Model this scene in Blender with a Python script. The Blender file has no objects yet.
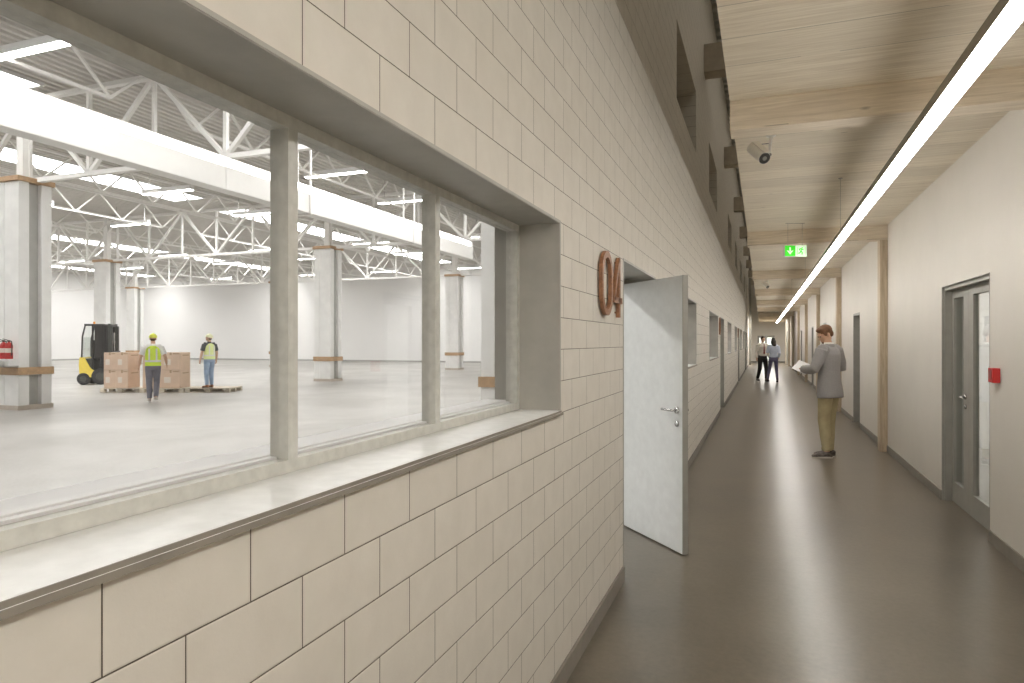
import bpy, bmesh, math, random
from math import sin, cos, pi, radians
from mathutils import Vector, Matrix
random.seed(4)
sc = bpy.context.scene
COL = sc.collection
V = Vector

# ------------------------------------------------------------------ helpers
class MB:
    """collects closed shapes into one mesh"""
    def __init__(s): s.v = []; s.f = []; s.mi = []; s.cur = 0
    def add(s, vs, fs):
        b = len(s.v); s.v += [tuple(p) for p in vs]
        for f in fs: s.f.append(tuple(b + i for i in f)); s.mi.append(s.cur)
        return s
    def box(s, x0, x1, y0, y1, z0, z1):
        if x1 < x0: x0, x1 = x1, x0
        if y1 < y0: y0, y1 = y1, y0
        if z1 < z0: z0, z1 = z1, z0
        vs = [(x0,y0,z0),(x1,y0,z0),(x1,y1,z0),(x0,y1,z0),(x0,y0,z1),(x1,y0,z1),(x1,y1,z1),(x0,y1,z1)]
        return s.add(vs, [(0,3,2,1),(4,5,6,7),(0,1,5,4),(1,2,6,5),(2,3,7,6),(3,0,4,7)])
    def cbox(s, x0, x1, y0, y1, z0, z1, c=.01):
        """box with chamfered vertical and horizontal edges"""
        bm = bmesh.new(); bmesh.ops.create_cube(bm, size=1)
        for v in bm.verts:
            v.co = V((x0 + (v.co.x + .5)*(x1-x0), y0 + (v.co.y + .5)*(y1-y0), z0 + (v.co.z + .5)*(z1-z0)))
        bmesh.ops.bevel(bm, geom=bm.edges[:], offset=c, segments=2, affect='EDGES', profile=.6)
        bm.verts.index_update(); s.add([v.co.copy() for v in bm.verts], [[v.index for v in f.verts] for f in bm.faces]); bm.free(); return s
    def beam(s, p, q, w, h=None):
        """rectangular bar from p to q"""
        h = h or w; p, q = V(p), V(q); t = (q-p).normalized()
        a = t.cross(V((0,0,1)));  a = V((1,0,0)) if a.length < 1e-4 else a.normalized()
        b = a.cross(t); vs = []
        for c in (p, q):
            for i, j in ((-1,-1),(1,-1),(1,1),(-1,1)): vs.append(c + a*i*w/2 + b*j*h/2)
        return s.add(vs, [(3,2,1,0),(4,5,6,7),(0,1,5,4),(1,2,6,5),(2,3,7,6),(3,0,4,7)])
    def tube(s, pts, r, n=10, caps=True, side=None):
        """loft of ellipses along pts; r: number or list of numbers / (a,b) pairs; side: direction of a"""
        pts = [V(p) for p in pts]; m = len(pts)
        rr = r if isinstance(r, (list, tuple)) else [r]*m
        rr = [(x, x) if not isinstance(x, (list, tuple)) else x for x in rr]
        vs = []; ref = V(side) if side is not None else None
        for i, p in enumerate(pts):
            t = (pts[min(i+1, m-1)] - pts[max(i-1, 0)]).normalized()
            if ref is None:
                ref = t.orthogonal().normalized()
            a = ref - t*ref.dot(t)
            a = t.orthogonal().normalized() if a.length < 1e-5 else a.normalized()
            if side is None: ref = a
            b = t.cross(a)
            for k in range(n):
                g = 2*pi*k/n; vs.append(p + a*cos(g)*rr[i][0] + b*sin(g)*rr[i][1])
        fs = [(i*n+k, i*n+(k+1) % n, (i+1)*n+(k+1) % n, (i+1)*n+k) for i in range(m-1) for k in range(n)]
        if caps: fs += [tuple(range(n))[::-1], tuple((m-1)*n+k for k in range(n))]
        return s.add(vs, fs)
    def ball(s, c, r, n=14, m=9, rot=None):
        c = V(c); r = (r, r, r) if not isinstance(r, (list, tuple)) else r; vs = []
        for i in range(1, m):
            th = pi*i/m
            for k in range(n):
                g = 2*pi*k/n; vs.append(V((r[0]*sin(th)*cos(g), r[1]*sin(th)*sin(g), r[2]*cos(th))))
        vs += [V((0,0,r[2])), V((0,0,-r[2]))]
        if rot is not None: vs = [rot @ x for x in vs]
        vs = [x + c for x in vs]; T = len(vs)-2
        fs = [(i*n+k, (i+1)*n+k, (i+1)*n+(k+1) % n, i*n+(k+1) % n) for i in range(m-2) for k in range(n)]
        fs += [(T, k, (k+1) % n) for k in range(n)] + [(T+1, (m-2)*n+(k+1) % n, (m-2)*n+k) for k in range(n)]
        return s.add(vs, fs)
    def prism(s, poly, axis, a, b):
        """polygon (2D list) extruded along axis 0/1/2 from a to b"""
        def P(u, v, w): return [(w,u,v),(u,w,v),(u,v,w)][axis]
        n = len(poly); vs = [P(u, v, a) for u, v in poly] + [P(u, v, b) for u, v in poly]
        return s.add(vs, [tuple(range(n))[::-1], tuple(range(n, 2*n))] + [(k, (k+1) % n, n+(k+1) % n, n+k) for k in range(n)])
    def build(s, name, mats, parent=None, smooth=False, fixn=True):
        me = bpy.data.meshes.new(name); me.from_pydata(s.v, [], s.f)
        mats = mats if isinstance(mats, (list, tuple)) else [mats]
        for m in mats: me.materials.append(m)
        for p, i in zip(me.polygons, s.mi): p.material_index = i
        if fixn:
            bm = bmesh.new(); bm.from_mesh(me); bmesh.ops.recalc_face_normals(bm, faces=bm.faces[:]); bm.to_mesh(me); bm.free()
        if smooth: me.polygons.foreach_set('use_smooth', [True]*len(me.polygons))
        me.update(); o = bpy.data.objects.new(name, me); COL.objects.link(o)
        if parent is not None: o.parent = parent
        return o

def tag(o, label=None, cat=None, group=None, kind=None):
    if label: o['label'] = label
    if cat: o['category'] = cat
    if group: o['group'] = group
    if kind: o['kind'] = kind
    return o
def empty(name, loc=(0,0,0), rz=0, **k):
    o = bpy.data.objects.new(name, None); COL.objects.link(o); o.location = loc; o.rotation_euler = (0,0,rz); o.empty_display_size = .1
    return tag(o, **k)
def copy_tree(o, parent=None):
    c = o.copy(); COL.objects.link(c)
    if parent is not None: c.parent = parent
    for ch in [x for x in list(o.children)]: copy_tree(ch, c)
    return c
def struct(name, mb, m, label=None, cat=None, **k):
    return tag(mb.build(name, m, **k), label, cat, kind='structure')

def wall_holes(axis, f0, f1, a0, a1, z0, z1, holes):
    """wall slab: axis 'x' -> plane x=f0..f1 spanning y a0..a1; holes (a0,a1,z0,z1)"""
    mb = MB()
    As = sorted({a0, a1, *[h[i] for h in holes for i in (0,1)]}); Zs = sorted({z0, z1, *[h[i] for h in holes for i in (2,3)]})
    As = [q for q in As if a0 <= q <= a1]; Zs = [q for q in Zs if z0 <= q <= z1]
    def solid(i, j):
        if i < 0 or j < 0 or i >= len(As)-1 or j >= len(Zs)-1: return False
        ca, cz = (As[i]+As[i+1])/2, (Zs[j]+Zs[j+1])/2
        return not any(h[0] < ca < h[1] and h[2] < cz < h[3] for h in holes)
    idx = {}
    def vid(i, j, k):
        if (i, j, k) not in idx:
            idx[i,j,k] = len(mb.v); q = (f0, f1)[k]
            mb.v.append((q, As[i], Zs[j]) if axis == 'x' else (As[i], q, Zs[j]))
        return idx[i,j,k]
    def face(*q): mb.f.append(tuple(vid(*p) for p in q)); mb.mi.append(0)
    for i in range(len(As)-1):
        for j in range(len(Zs)-1):
            if not solid(i, j): continue
            for k in (0,1): face((i,j,k),(i+1,j,k),(i+1,j+1,k),(i,j+1,k))
            if not solid(i-1,j): face((i,j,0),(i,j,1),(i,j+1,1),(i,j+1,0))
            if not solid(i+1,j): face((i+1,j,0),(i+1,j,1),(i+1,j+1,1),(i+1,j+1,0))
            if not solid(i,j-1): face((i,j,0),(i,j,1),(i+1,j,1),(i+1,j,0))
            if not solid(i,j+1): face((i,j+1,0),(i,j+1,1),(i+1,j+1,1),(i+1,j+1,0))
    return mb

# ------------------------------------------------------------------ materials
class NT:
    def __init__(s, name):
        s.m = bpy.data.materials.new(name); s.m.use_nodes = True; s.t = s.m.node_tree; s.n = s.t.nodes
        s.b = s.n['Principled BSDF']; s.out = s.n['Material Output']
    def node(s, t, **k):
        n = s.n.new(t)
        for a, b in k.items(): setattr(n, a, b)
        return n
    def link(s, a, b): s.t.links.new(a, b)
    def math(s, op, a, b=None, c=None, clamp=False):
        n = s.node('ShaderNodeMath', operation=op, use_clamp=clamp)
        for i, x in enumerate((a, b, c)):
            if x is None: continue
            if isinstance(x, (int, float)): n.inputs[i].default_value = x
            else: s.link(x, n.inputs[i])
        return n.outputs[0]
    def coord(s): return s.node('ShaderNodeTexCoord').outputs['Object']
    def xyz(s):
        n = s.node('ShaderNodeSeparateXYZ'); s.link(s.coord(), n.inputs[0]); return n.outputs
    def noise(s, scale, detail=4, rough=.55, stretch=None, vec=None, dist=0):
        n = s.node('ShaderNodeTexNoise'); n.inputs['Scale'].default_value = scale; n.inputs['Detail'].default_value = detail
        n.inputs['Roughness'].default_value = rough; n.inputs['Distortion'].default_value = dist
        v = vec if vec is not None else s.coord()
        if stretch:
            mp = s.node('ShaderNodeMapping'); mp.inputs['Scale'].default_value = stretch; s.link(v, mp.inputs['Vector']); v = mp.outputs[0]
        s.link(v, n.inputs['Vector']); return n.outputs['Fac']
    def ramp(s, fac, stops):
        n = s.node('ShaderNodeValToRGB'); r = n.color_ramp
        while len(r.elements) < len(stops): r.elements.new(.5)
        for e, (p, c) in zip(r.elements, stops): e.position = p; e.color = (*c, 1)
        s.link(fac, n.inputs[0]); return n.outputs[0]
    def mix(s, fac, a, b, mode='MIX'):
        n = s.node('ShaderNodeMix', data_type='RGBA', blend_type=mode)
        for i, x in ((0, fac), (6, a), (7, b)):
            if isinstance(x, (int, float)): n.inputs[i].default_value = x
            elif isinstance(x, tuple): n.inputs[i].default_value = (*x, 1)
            else: s.link(x, n.inputs[i])
        return n.outputs[2]
    def bump(s, h, strength=.3, dist=.01):
        n = s.node('ShaderNodeBump'); n.inputs['Strength'].default_value = strength; n.inputs['Distance'].default_value = dist
        s.link(h, n.inputs['Height']); s.link(n.outputs[0], s.b.inputs['Normal'])
    def base(s, c): s.link(c, s.b.inputs['Base Color']) if not isinstance(c, tuple) else setattr(s.b.inputs['Base Color'], 'default_value', (*c, 1))
    def set(s, **k):
        for a, x in k.items(): s.b.inputs[a.replace('_', ' ')].default_value = x
        return s

def simple(name, col, rough=.6, metal=0, var=.1, scale=8, bump=0, stretch=None, spec=.5):
    t = NT(name); t.set(Roughness=rough, Metallic=metal); t.b.inputs['Specular IOR Level'].default_value = spec
    n = t.noise(scale, stretch=stretch)
    a = tuple(max(0, x*(1-var)) for x in col); b = tuple(min(1, x*(1+var)) for x in col)
    t.base(t.ramp(n, [(.3, a), (.7, b)]))
    if bump: t.bump(n, bump)
    return t.m

def emis(name, col, strength):
    t = NT(name); t.set(Roughness=.5); t.base(col)
    t.b.inputs['Emission Color'].default_value = (*col, 1); t.b.inputs['Emission Strength'].default_value = strength
    return t.m

BH, BL, BZ, BY = .1422, .2825, .0953, .654
def blocks_mat():
    t = NT('sand_lime_blocks'); x, y, z = t.xyz()
    kz = t.math('DIVIDE', t.math('SUBTRACT', z, BZ - BH*20), BH)
    k = t.math('FLOOR', kz); fz = t.math('FRACT', kz)
    odd = t.math('MODULO', k, 2)                       # k+20 has the parity of k
    ky = t.math('ADD', t.math('DIVIDE', t.math('SUBTRACT', y, BY - BL*100), BL), t.math('MULTIPLY', t.math('SUBTRACT', 1, odd), .5))
    fy = t.math('FRACT', ky); ny = t.math('FLOOR', ky)
    dz = t.math('MULTIPLY', t.math('SUBTRACT', .5, t.math('ABSOLUTE', t.math('SUBTRACT', fz, .5))), BH)
    dy = t.math('MULTIPLY', t.math('SUBTRACT', .5, t.math('ABSOLUTE', t.math('SUBTRACT', fy, .5))), BL)
    d = t.math('MINIMUM', dz, dy)
    line = t.math('LESS_THAN', d, .0013)
    cv = t.node('ShaderNodeCombineXYZ'); t.link(k, cv.inputs[0]); t.link(ny, cv.inputs[1])
    wn = t.node('ShaderNodeTexWhiteNoise'); t.link(cv.outputs[0], wn.inputs['Vector'])
    c1 = t.ramp(t.noise(9, 6, .6), [(.3, (.66,.63,.57)), (.7, (.72,.69,.63))])
    c2 = t.mix(t.math('MULTIPLY', wn.outputs['Value'], .22), c1, (.62,.585,.52))
    t.base(t.mix(line, c2, (.075,.062,.045)))
    t.set(Roughness=.75)
    edge = t.math('MINIMUM', t.math('MULTIPLY', d, 250), 1.0)
    h = t.math('ADD', edge, t.math('MULTIPLY', t.noise(120, 3), .25))
    t.bump(h, .35, .003)
    return t.m

def wood_mat(name, grain, board, c0, c1, bw=.3, rough=.6, board_amt=.35):
    """grain / board: axis index of the grain and of the board rows"""
    t = NT(name); X = t.xyz()
    kb = t.math('FLOOR', t.math('DIVIDE', X[board], bw))
    off = t.node('ShaderNodeCombineXYZ'); t.link(t.math('MULTIPLY', kb, 3.7), off.inputs[grain])
    add = t.node('ShaderNodeVectorMath', operation='ADD'); t.link(t.coord(), add.inputs[0]); t.link(off.outputs[0], add.inputs[1])
    st = [14, 14, 14]; st[grain] = .9
    n1 = t.noise(1.6, 5, .6, stretch=tuple(st), vec=add.outputs[0], dist=1.2)
    st2 = [60, 60, 60]; st2[grain] = 2.5
    n2 = t.noise(1.5, 4, .65, stretch=tuple(st2), vec=add.outputs[0])
    f = t.math('ADD', t.math('MULTIPLY', n1, .6), t.math('MULTIPLY', n2, .4))
    col = t.ramp(f, [(.36, c0), (.62, c1)])
    wn = t.node('ShaderNodeTexWhiteNoise', noise_dimensions='1D'); t.link(kb, wn.inputs['W'])
    dark = tuple(x*.72 for x in c0)
    col = t.mix(t.math('MULTIPLY', wn.outputs['Value'], board_amt), col, dark)
    vo = t.node('ShaderNodeTexVoronoi'); vo.inputs['Scale'].default_value = 2.3
    mp = t.node('ShaderNodeMapping'); s3 = [2.2]*3; s3[grain] = .8; mp.inputs['Scale'].default_value = s3
    t.link(add.outputs[0], mp.inputs[0]); t.link(mp.outputs[0], vo.inputs['Vector'])
    knot = t.math('MULTIPLY', t.math('SUBTRACT', 1, t.math('MULTIPLY', vo.outputs['Distance'], 14), clamp=True), .8)
    col = t.mix(knot, col, tuple(x*.35 for x in c0))
    fb = t.math('FRACT', t.math('DIVIDE', X[board], bw))
    seam = t.math('LESS_THAN', fb, .006/bw)
    brk = t.math('GREATER_THAN', t.noise(1.2, 2), .47)
    col = t.mix(t.math('MULTIPLY', t.math('MULTIPLY', seam, brk), .6), col, tuple(x*.3 for x in c0))
    t.base(col); t.set(Roughness=rough); t.bump(f, .25, .004)
    return t.m

def glass_mat(name, tint=(1,1,1), f0=.045):
    t = NT(name); t.n.remove(t.b)
    g = t.node('ShaderNodeNewGeometry'); dp = t.node('ShaderNodeVectorMath', operation='DOT_PRODUCT')
    t.link(g.outputs['Incoming'], dp.inputs[0]); t.link(g.outputs['Normal'], dp.inputs[1])
    c = t.math('ABSOLUTE', dp.outputs['Value'])
    p = t.math('POWER', t.math('SUBTRACT', 1, c, clamp=True), 5)
    F = t.math('ADD', t.math('MULTIPLY', p, 1-f0), f0, clamp=True)
    tr = t.node('ShaderNodeBsdfTransparent'); tr.inputs[0].default_value = (*tint, 1)
    gl = t.node('ShaderNodeBsdfGlossy'); gl.inputs['Roughness'].default_value = .01
    mx = t.node('ShaderNodeMixShader'); t.link(F, mx.inputs[0]); t.link(tr.outputs[0], mx.inputs[1]); t.link(gl.outputs[0], mx.inputs[2])
    t.link(mx.outputs[0], t.out.inputs['Surface']); return t.m

def floor_mat(name, a, b, r0, r1, scale=1.2, spec=.5):
    t = NT(name); n = t.noise(scale, 8, .62, dist=.4); n2 = t.noise(28, 5, .7)
    f = t.math('ADD', t.math('MULTIPLY', n, .6), t.math('MULTIPLY', n2, .4))
    t.base(t.ramp(f, [(.36, a), (.64, b)]))
    r = t.math('ADD', t.math('MULTIPLY', n, r1-r0), r0); t.link(r, t.b.inputs['Roughness']); t.b.inputs['Specular IOR Level'].default_value = spec
    t.bump(n2, .05, .003); return t.m

M = {}
M['block'] = blocks_mat()
M['plaster'] = simple('white_plaster', (.68,.65,.60), .7, var=.03, scale=1.5)
M['shaftbeam'] = simple('dark_beam', (.42,.37,.30), .7, var=.1)
M['hallwhite'] = simple('hall_white_panel', (.83,.825,.82), .8, var=.02, scale=.5)
M['wood_ceil'] = wood_mat('timber_ceiling', 0, 1, (.68,.595,.465), (.92,.85,.71), bw=.38, board_amt=.35)
M['wood_beam'] = wood_mat('timber_beam', 0, 2, (.60,.515,.395), (.84,.75,.61), bw=.5, board_amt=.1)
M['wood_post'] = wood_mat('timber_post', 2, 0, (.40,.32,.22), (.64,.54,.40), bw=.5, board_amt=.1)
M['floor'] = floor_mat('polished_dark_screed', (.108,.091,.068), (.168,.142,.108), .26, .32, spec=.7)
M['hallfloor'] = floor_mat('pale_hall_screed', (.28,.27,.25), (.50,.49,.47), .38, .45, scale=.38)
M['galv'] = simple('galvanised_frame', (.57,.57,.53), .5, .0, var=.10, scale=30)
M['galv_dark'] = simple('steel_lining', (.40,.39,.355), .45, .0, var=.10, scale=6)
M['sillm'] = simple('sill_steel', (.84,.845,.83), .25, .0, var=.05, scale=20)
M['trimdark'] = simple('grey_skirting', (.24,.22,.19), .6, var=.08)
M['door_grey'] = simple('door_grey_paint', (.33,.325,.295), .45, .1, var=.06, scale=10)
M['door_white'] = simple('door_pale_grey', (.78,.80,.80), .5, .0, var=.04, scale=14)
M['chrome'] = simple('satin_steel', (.6,.6,.6), .25, 1, var=.03)
M['white'] = simple('white_paint', (.8,.8,.8), .5, var=.02)
M['steelwhite'] = simple('white_truss_paint', (.84,.83,.81), .5, var=.02)
M['deck'] = simple('grey_roof_deck', (.62,.60,.57), .6, .1, var=.06, scale=3)
M['corten'] = wood_mat('brown_numeral', 1, 2, (.19,.085,.04), (.33,.16,.08), bw=.4, rough=.5, board_amt=.2)
M['band'] = simple('brown_timber_band', (.42,.27,.15), .6, var=.2, scale=12)
M['conc'] = simple('pale_precast', (.78,.78,.77), .7, var=.05, scale=4)
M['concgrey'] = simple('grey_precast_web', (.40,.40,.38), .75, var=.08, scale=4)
M['green'] = emis('sign_green_glow', (.04,.60,.02), .7)
M['signwhite'] = emis('sign_white_glow', (.70,.92,.66), .7)
M['red'] = simple('red_paint', (.50,.015,.015), .4, var=.05)
M['black'] = simple('black_plastic', (.02,.02,.022), .45, var=.1)
M['darkgrey'] = simple('dark_grey_steel', (.075,.078,.075), .5, .2, var=.1)
M['rubber'] = simple('black_rubber', (.035,.037,.04), .8, var=.15)
M['yellow'] = simple('yellow_paint', (.80,.62,.10), .4, var=.05)
M['card'] = simple('brown_cardboard', (.66,.50,.385), .8, var=.06, scale=3)
M['tape'] = simple('brown_tape', (.40,.28,.18), .4, var=.05)
M['cardlabel'] = simple('paper_label', (.72,.66,.60), .6, var=.04)
M['pallet'] = wood_mat('pallet_wood', 0, 1, (.55,.48,.38), (.74,.68,.57), bw=.12, board_amt=.2)
M['glass'] = glass_mat('window_glass')
M['doorglass'] = glass_mat('door_glass', (.93,.95,.94), .05)
M['cabglass'] = glass_mat('cab_glass', (.85,.88,.86), .05)
M['led'] = emis('corridor_light_diffuser', (1,.962,.915), 29.5)
M['hall_led'] = emis('hall_light_diffuser', (1,.97,.92), 26)
M['sky'] = emis('rooflight_diffuser', (1,.99,.965), 15)
M['housing'] = simple('light_housing', (.20,.175,.14), .5, .2, var=.04)
M['camwhite'] = simple('camera_shell', (.78,.76,.71), .4, var=.04)
M['lens'] = simple('camera_lens', (.03,.03,.03), .15, var=.1)

# ------------------------------------------------------------------ camera, world
cam = bpy.data.cameras.new('camera'); co = bpy.data.objects.new('camera', cam); COL.objects.link(co)
TH = math.atan(250/665)
co.location = (0, 0, 1.55); co.rotation_euler = (pi/2, 0, TH)
cam.sensor_width = 36; cam.lens = 36*665/1024; cam.shift_y = .5/1024; cam.clip_start = .05; cam.clip_end = 400
sc.camera = co
R_ = V((cos(TH), sin(TH), 0)); F_ = V((-sin(TH), cos(TH), 0))
w = bpy.data.worlds.new('world'); sc.world = w; w.use_nodes = True
w.node_tree.nodes['Background'].inputs[0].default_value = (1, .98, .93, 1); w.node_tree.nodes['Background'].inputs[1].default_value = 2.2
vs_ = sc.view_settings; vs_.view_transform = 'Standard'; vs_.look = 'None'; vs_.gamma = 1; vs_.exposure = 0; vs_.use_curve_mapping = False
try:
    sc.cycles.use_denoising = True; sc.cycles.denoiser = 'OPENIMAGEDENOISE'; sc.cycles.max_bounces = 10; sc.cycles.diffuse_bounces = 6
    sc.cycles.glossy_bounces = 4; sc.cycles.transparent_max_bounces = 16; sc.cycles.sample_clamp_indirect = 4
    sc.cycles.caustics_reflective = False; sc.cycles.caustics_refractive = False; sc.cycles.use_light_tree = True
except Exception: pass

# ------------------------------------------------------------------ setting: corridor
WL, WLI, WR = -.845, -1.145, 1.656           # block wall face, hall side face, plaster wall face
CZ, CE, YE = 3.20, -.207, 54.0               # ceiling, its free edge, end wall
WINS = [(-.85, 2.842), (6.95, 9.4), (11.85, 14.2), (18.3, 20.5), (23.1, 25.1), (28.8, 31.2), (33.3, 36), (40.2, 42.6)]
DRS = [(4.296, 5.70), (15.07, 16.5), (26.4, 27.8), (37.6, 39.0)]
WZ0, WZ1, DZ = 1.227, 2.086, 2.092
UPS = [(7.2, 9.4), (11.8, 13.9), (18.5, 20.7), (23.5, 25.6), (29.2, 31.4), (35, 37.2), (40.8, 43)]
struct('floor', MB().box(-1.145, 2.0, -9, YE+.3, -.15, 0), M['floor'], 'dark polished brownish floor running down the corridor', 'floor')
struct('wall_left', wall_holes('x', WL, WLI, -9, YE, -.1, 7.9, [(a, b, WZ0, WZ1) for a, b in WINS] + [(a, b, -.2, DZ) for a, b in DRS] + [(a, b, 4.13, 4.97) for a, b in UPS]),
       M['block'], 'tall wall of pale sand-lime blocks with thin dark joints', 'wall')
# boxed-in recesses behind the upper openings
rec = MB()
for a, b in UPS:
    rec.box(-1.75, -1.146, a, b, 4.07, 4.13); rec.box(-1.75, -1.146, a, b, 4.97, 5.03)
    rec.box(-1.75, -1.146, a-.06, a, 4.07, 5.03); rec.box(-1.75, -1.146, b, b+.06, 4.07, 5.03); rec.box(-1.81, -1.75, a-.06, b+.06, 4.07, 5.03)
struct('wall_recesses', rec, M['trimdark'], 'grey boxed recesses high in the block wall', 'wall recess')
RD = [(6.136, 7.606), (13.45, 14.4), (20.15, 21.1), (25.0, 25.95), (32.0, 32.95), (41.5, 42.45)]
struct('wall_right', wall_holes('x', WR, WR+.30, -9, YE, -.1, 7.9, [(a, b, -.2, 2.09) for a, b in RD]), M['plaster'],
       'smooth pale plastered corridor wall with door recesses', 'wall')
struct('wall_end', wall_holes('y', YE, YE+.25, WL-.3, WR+.3, -.1, 7.9, [(-.32, .89, -.2, 2.03)]), M['plaster'], 'white end wall of the corridor with the glazed doors', 'wall')
struct('wall_front', MB().box(-1.145, 2.0, -9.2, -9, -.1, 7.9), M['plaster'], 'plain wall closing the corridor', 'wall')
struct('ceiling', MB().box(CE, WR, -9, YE, CZ, CZ+.24), M['wood_ceil'], 'pale timber plank ceiling over the corridor with a free edge', 'ceiling')
BY0 = [-1.03, 4.79, 10.61, 16.43, 22.25, 28.07, 33.89, 39.71, 45.53, 51.35]
struct('ceiling.001', MB().box(-1.145, 2.0, -9.2, YE+.3, 7.9, 8.1), M['deck'], 'grey roof slab above the light shaft', 'ceiling')
# ribbed deck seen above the shaft
rb = MB(); y = -8.9
prof = [(-9, 7.66)]
while y < YE - .4:
    prof += [(y, 7.66), (y+.03, 7.54), (y+.19, 7.54), (y+.22, 7.66)]; y += .333
prof += [(YE, 7.66), (YE, 7.89), (-9, 7.89)]
struct('ceiling.002', rb.prism(prof, 0, WL+.002, WR), M['concgrey'], 'ribbed grey roof deck crossing the top of the shaft', 'ceiling', fixn=True)

r = empty('rooflight', (.9, 25, 7.50), label='added long glowing strip above the light shaft, out of view over the ceiling', cat='rooflight')  # added out of view to brighten the upper shaft
MB().box(-.25, -.2, -27, 28, -.08, .0).box(.2, .25, -27, 28, -.08, 0).box(-.2, .2, -27, -26.95, -.08, 0).box(-.2, .2, 27.95, 28, -.08, 0).build('curb_frame', M['white'], r)
MB().box(-.2, .2, -26.95, 27.95, -.06, -.03).build('diffuser', emis('added_shaft_glow', (1,.93,.82), 2.3), r)
# baseboards
bb = MB(); ys = [-9] + [q for a in DRS for q in a] + [YE]
for i in range(0, len(ys), 2): bb.box(WL, WL+.012, ys[i], ys[i+1], 0, .095)
struct('baseboard_left', bb, M['trimdark'], 'grey skirting along the block wall', 'skirting')
bb = MB(); ys = [-9] + [q for a in RD for q in a] + [YE]
for i in range(0, len(ys), 2): bb.box(WR-.012, WR, ys[i], ys[i+1], 0, .095)
struct('baseboard_right', bb, M['trimdark'], 'grey skirting along the plastered wall', 'skirting')
struct('baseboard_end', MB().box(.95, WR-.013, YE-.012, YE, 0, .095).box(WL+.013, -.38, YE-.012, YE, 0, .095), M['trimdark'], 'grey skirting below the end wall', 'skirting')

# timber beams and posts of the corridor
ORD = ['first', 'second', 'third', 'fourth', 'fifth', 'sixth', 'seventh', 'eighth', 'ninth', 'tenth', 'eleventh', 'twelfth']
for i, y in enumerate(BY0):
    o = MB().cbox(CE, WR-.001, y, y+.2, CZ-.205, CZ, .006).build('ceiling_beam', M['wood_beam'])
    lab = {0: 'pale timber ceiling beam behind the viewer', 1: 'pale timber cross beam just before the bullet security camera, no post below',
           2: 'pale timber cross beam just behind the green exit sign'}.get(i, 'pale timber cross beam, %s beyond the exit sign' % ORD[i-2])
    tag(o, lab, 'beam', 'timber beams under the corridor ceiling', 'structure')
    if i >= 2:
        o = MB().cbox(WR-.1, WR-.0005, y, y+.2, 0, CZ-.206, .006).build('timber_post', M['wood_post'])
        tag(o, ('pale timber post on the plastered wall below the beam behind the exit sign' if i == 2 else
            'slim pale timber post on the plastered wall, %s counted down the corridor' % ORD[i-2]), 'post', 'timber posts along the plastered wall')
# grey concrete beams high in the shaft
for i, y in enumerate(BY0):
    if i < 2: continue
    o = MB().box(WL-.0, WR, y+.1, y+.42, 5.74, 6.17).build('roof_beam', M['shaftbeam'])
    tag(o, 'dark grey beam high in the shaft, %s in line down the corridor' % ORD[i-2], 'beam', 'beams high in the light shaft', 'structure')
struct('trim_1', MB().box(WL+.001, WL+.16, 47.5, 47.9, 0, 7.5), M['door_grey'], 'grey pilaster on the block wall near the corridor end', 'pilaster')
struct('trim_2', MB().box(WR-.16, WR-.001, 47.6, 48.1, 0, CZ-.001), M['door_grey'], 'grey pilaster on the plastered wall near the corridor end', 'pilaster')

# ------------------------------------------------------------------ windows of the block wall
def window(idx, a, b, mull, n):
    r = empty('window_%d' % n, (0,0,0), kind='structure', label=('wide interior window of steel frame with three panes in view, onto the hall' if idx == 0 else
        'small interior window in the block wall, %s beyond the open door' % ORD[idx-1]), cat='window')
    ff, fb = -1.03, -1.082
    e = .03
    MB().box(WLI-.005, WL+.004, a, a+.008, WZ0, WZ1).box(WLI-.005, WL+.004, b-.008, b, WZ0, WZ1).box(WLI-.005, WL+.004, a, b, WZ1-.008, WZ1)\
        .box(WL-.002, WL+.006, a-.01, b+.01, WZ1-.006, WZ1+.004).box(WL-.002, WL+.006, b-.004, b+.008, WZ0, WZ1)\
        .build('window_lining', M['galv_dark'], r)
    MB().cbox(WLI-.02, WL+.014, a-.012, b+.012, WZ0, WZ0+.010, .002).cbox(ff-.0, WL+.009, a, b, WZ0+.010, WZ0+.019, .002).build('window_sill', M['sillm'], r)
    f = MB(); z0, z1 = WZ0+.019, WZ1-.008
    f.box(fb, ff, a+.008, b-.008, z0, z0+e); f.box(fb, ff, a+.008, b-.008, z1-e, z1)
    f.box(fb, ff, a+.008, a+.008+.034, z0+e, z1-e); f.box(fb, ff, b-.042, b-.008, z0+e, z1-e)
    f.build('window_frame', M['galv'], r)
    for m in mull: MB().box(fb, ff, m, m+.034, z0+e, z1-e).build('mullion', M['galv'], r)
    gl = MB(); eds = [a+.042] + [q for m in mull for q in (m, m+.034)] + [b-.042]
    bead = MB()
    for i in range(0, len(eds), 2):
        y0, y1 = eds[i], eds[i+1]
        MB().box(-1.061, -1.055, y0+.001, y1-.001, z0+e+.001, z1-e-.001).build('pane', M['glass'], r)
        bead.box(fb, -1.063, y0, y1, z0+e, z0+e+.006)
    bead.build('glazing_bead', M['white'], r)
    MB().cbox(WLI-.05, fb-.002, a+.002, b-.002, z0+.002, z0+e+.010, .003).build('outer_ledge', M['white'], r)
    MB().box(WL+.0092, WL+.0125, a, b, WZ0+.0095, WZ0+.0185).box(WL+.0142, WL+.0165, a-.012, b+.012, WZ0-.001, WZ0+.0095).build('sill_edge', M['trimdark'], r)
    return r
window(0, -.85, 2.842, [-.315, .477, 1.263, 2.007], 1)
for i, (a, b) in enumerate(WINS[1:]): window(i+1, a, b, [(a+b)/2-.017], i+2)

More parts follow.
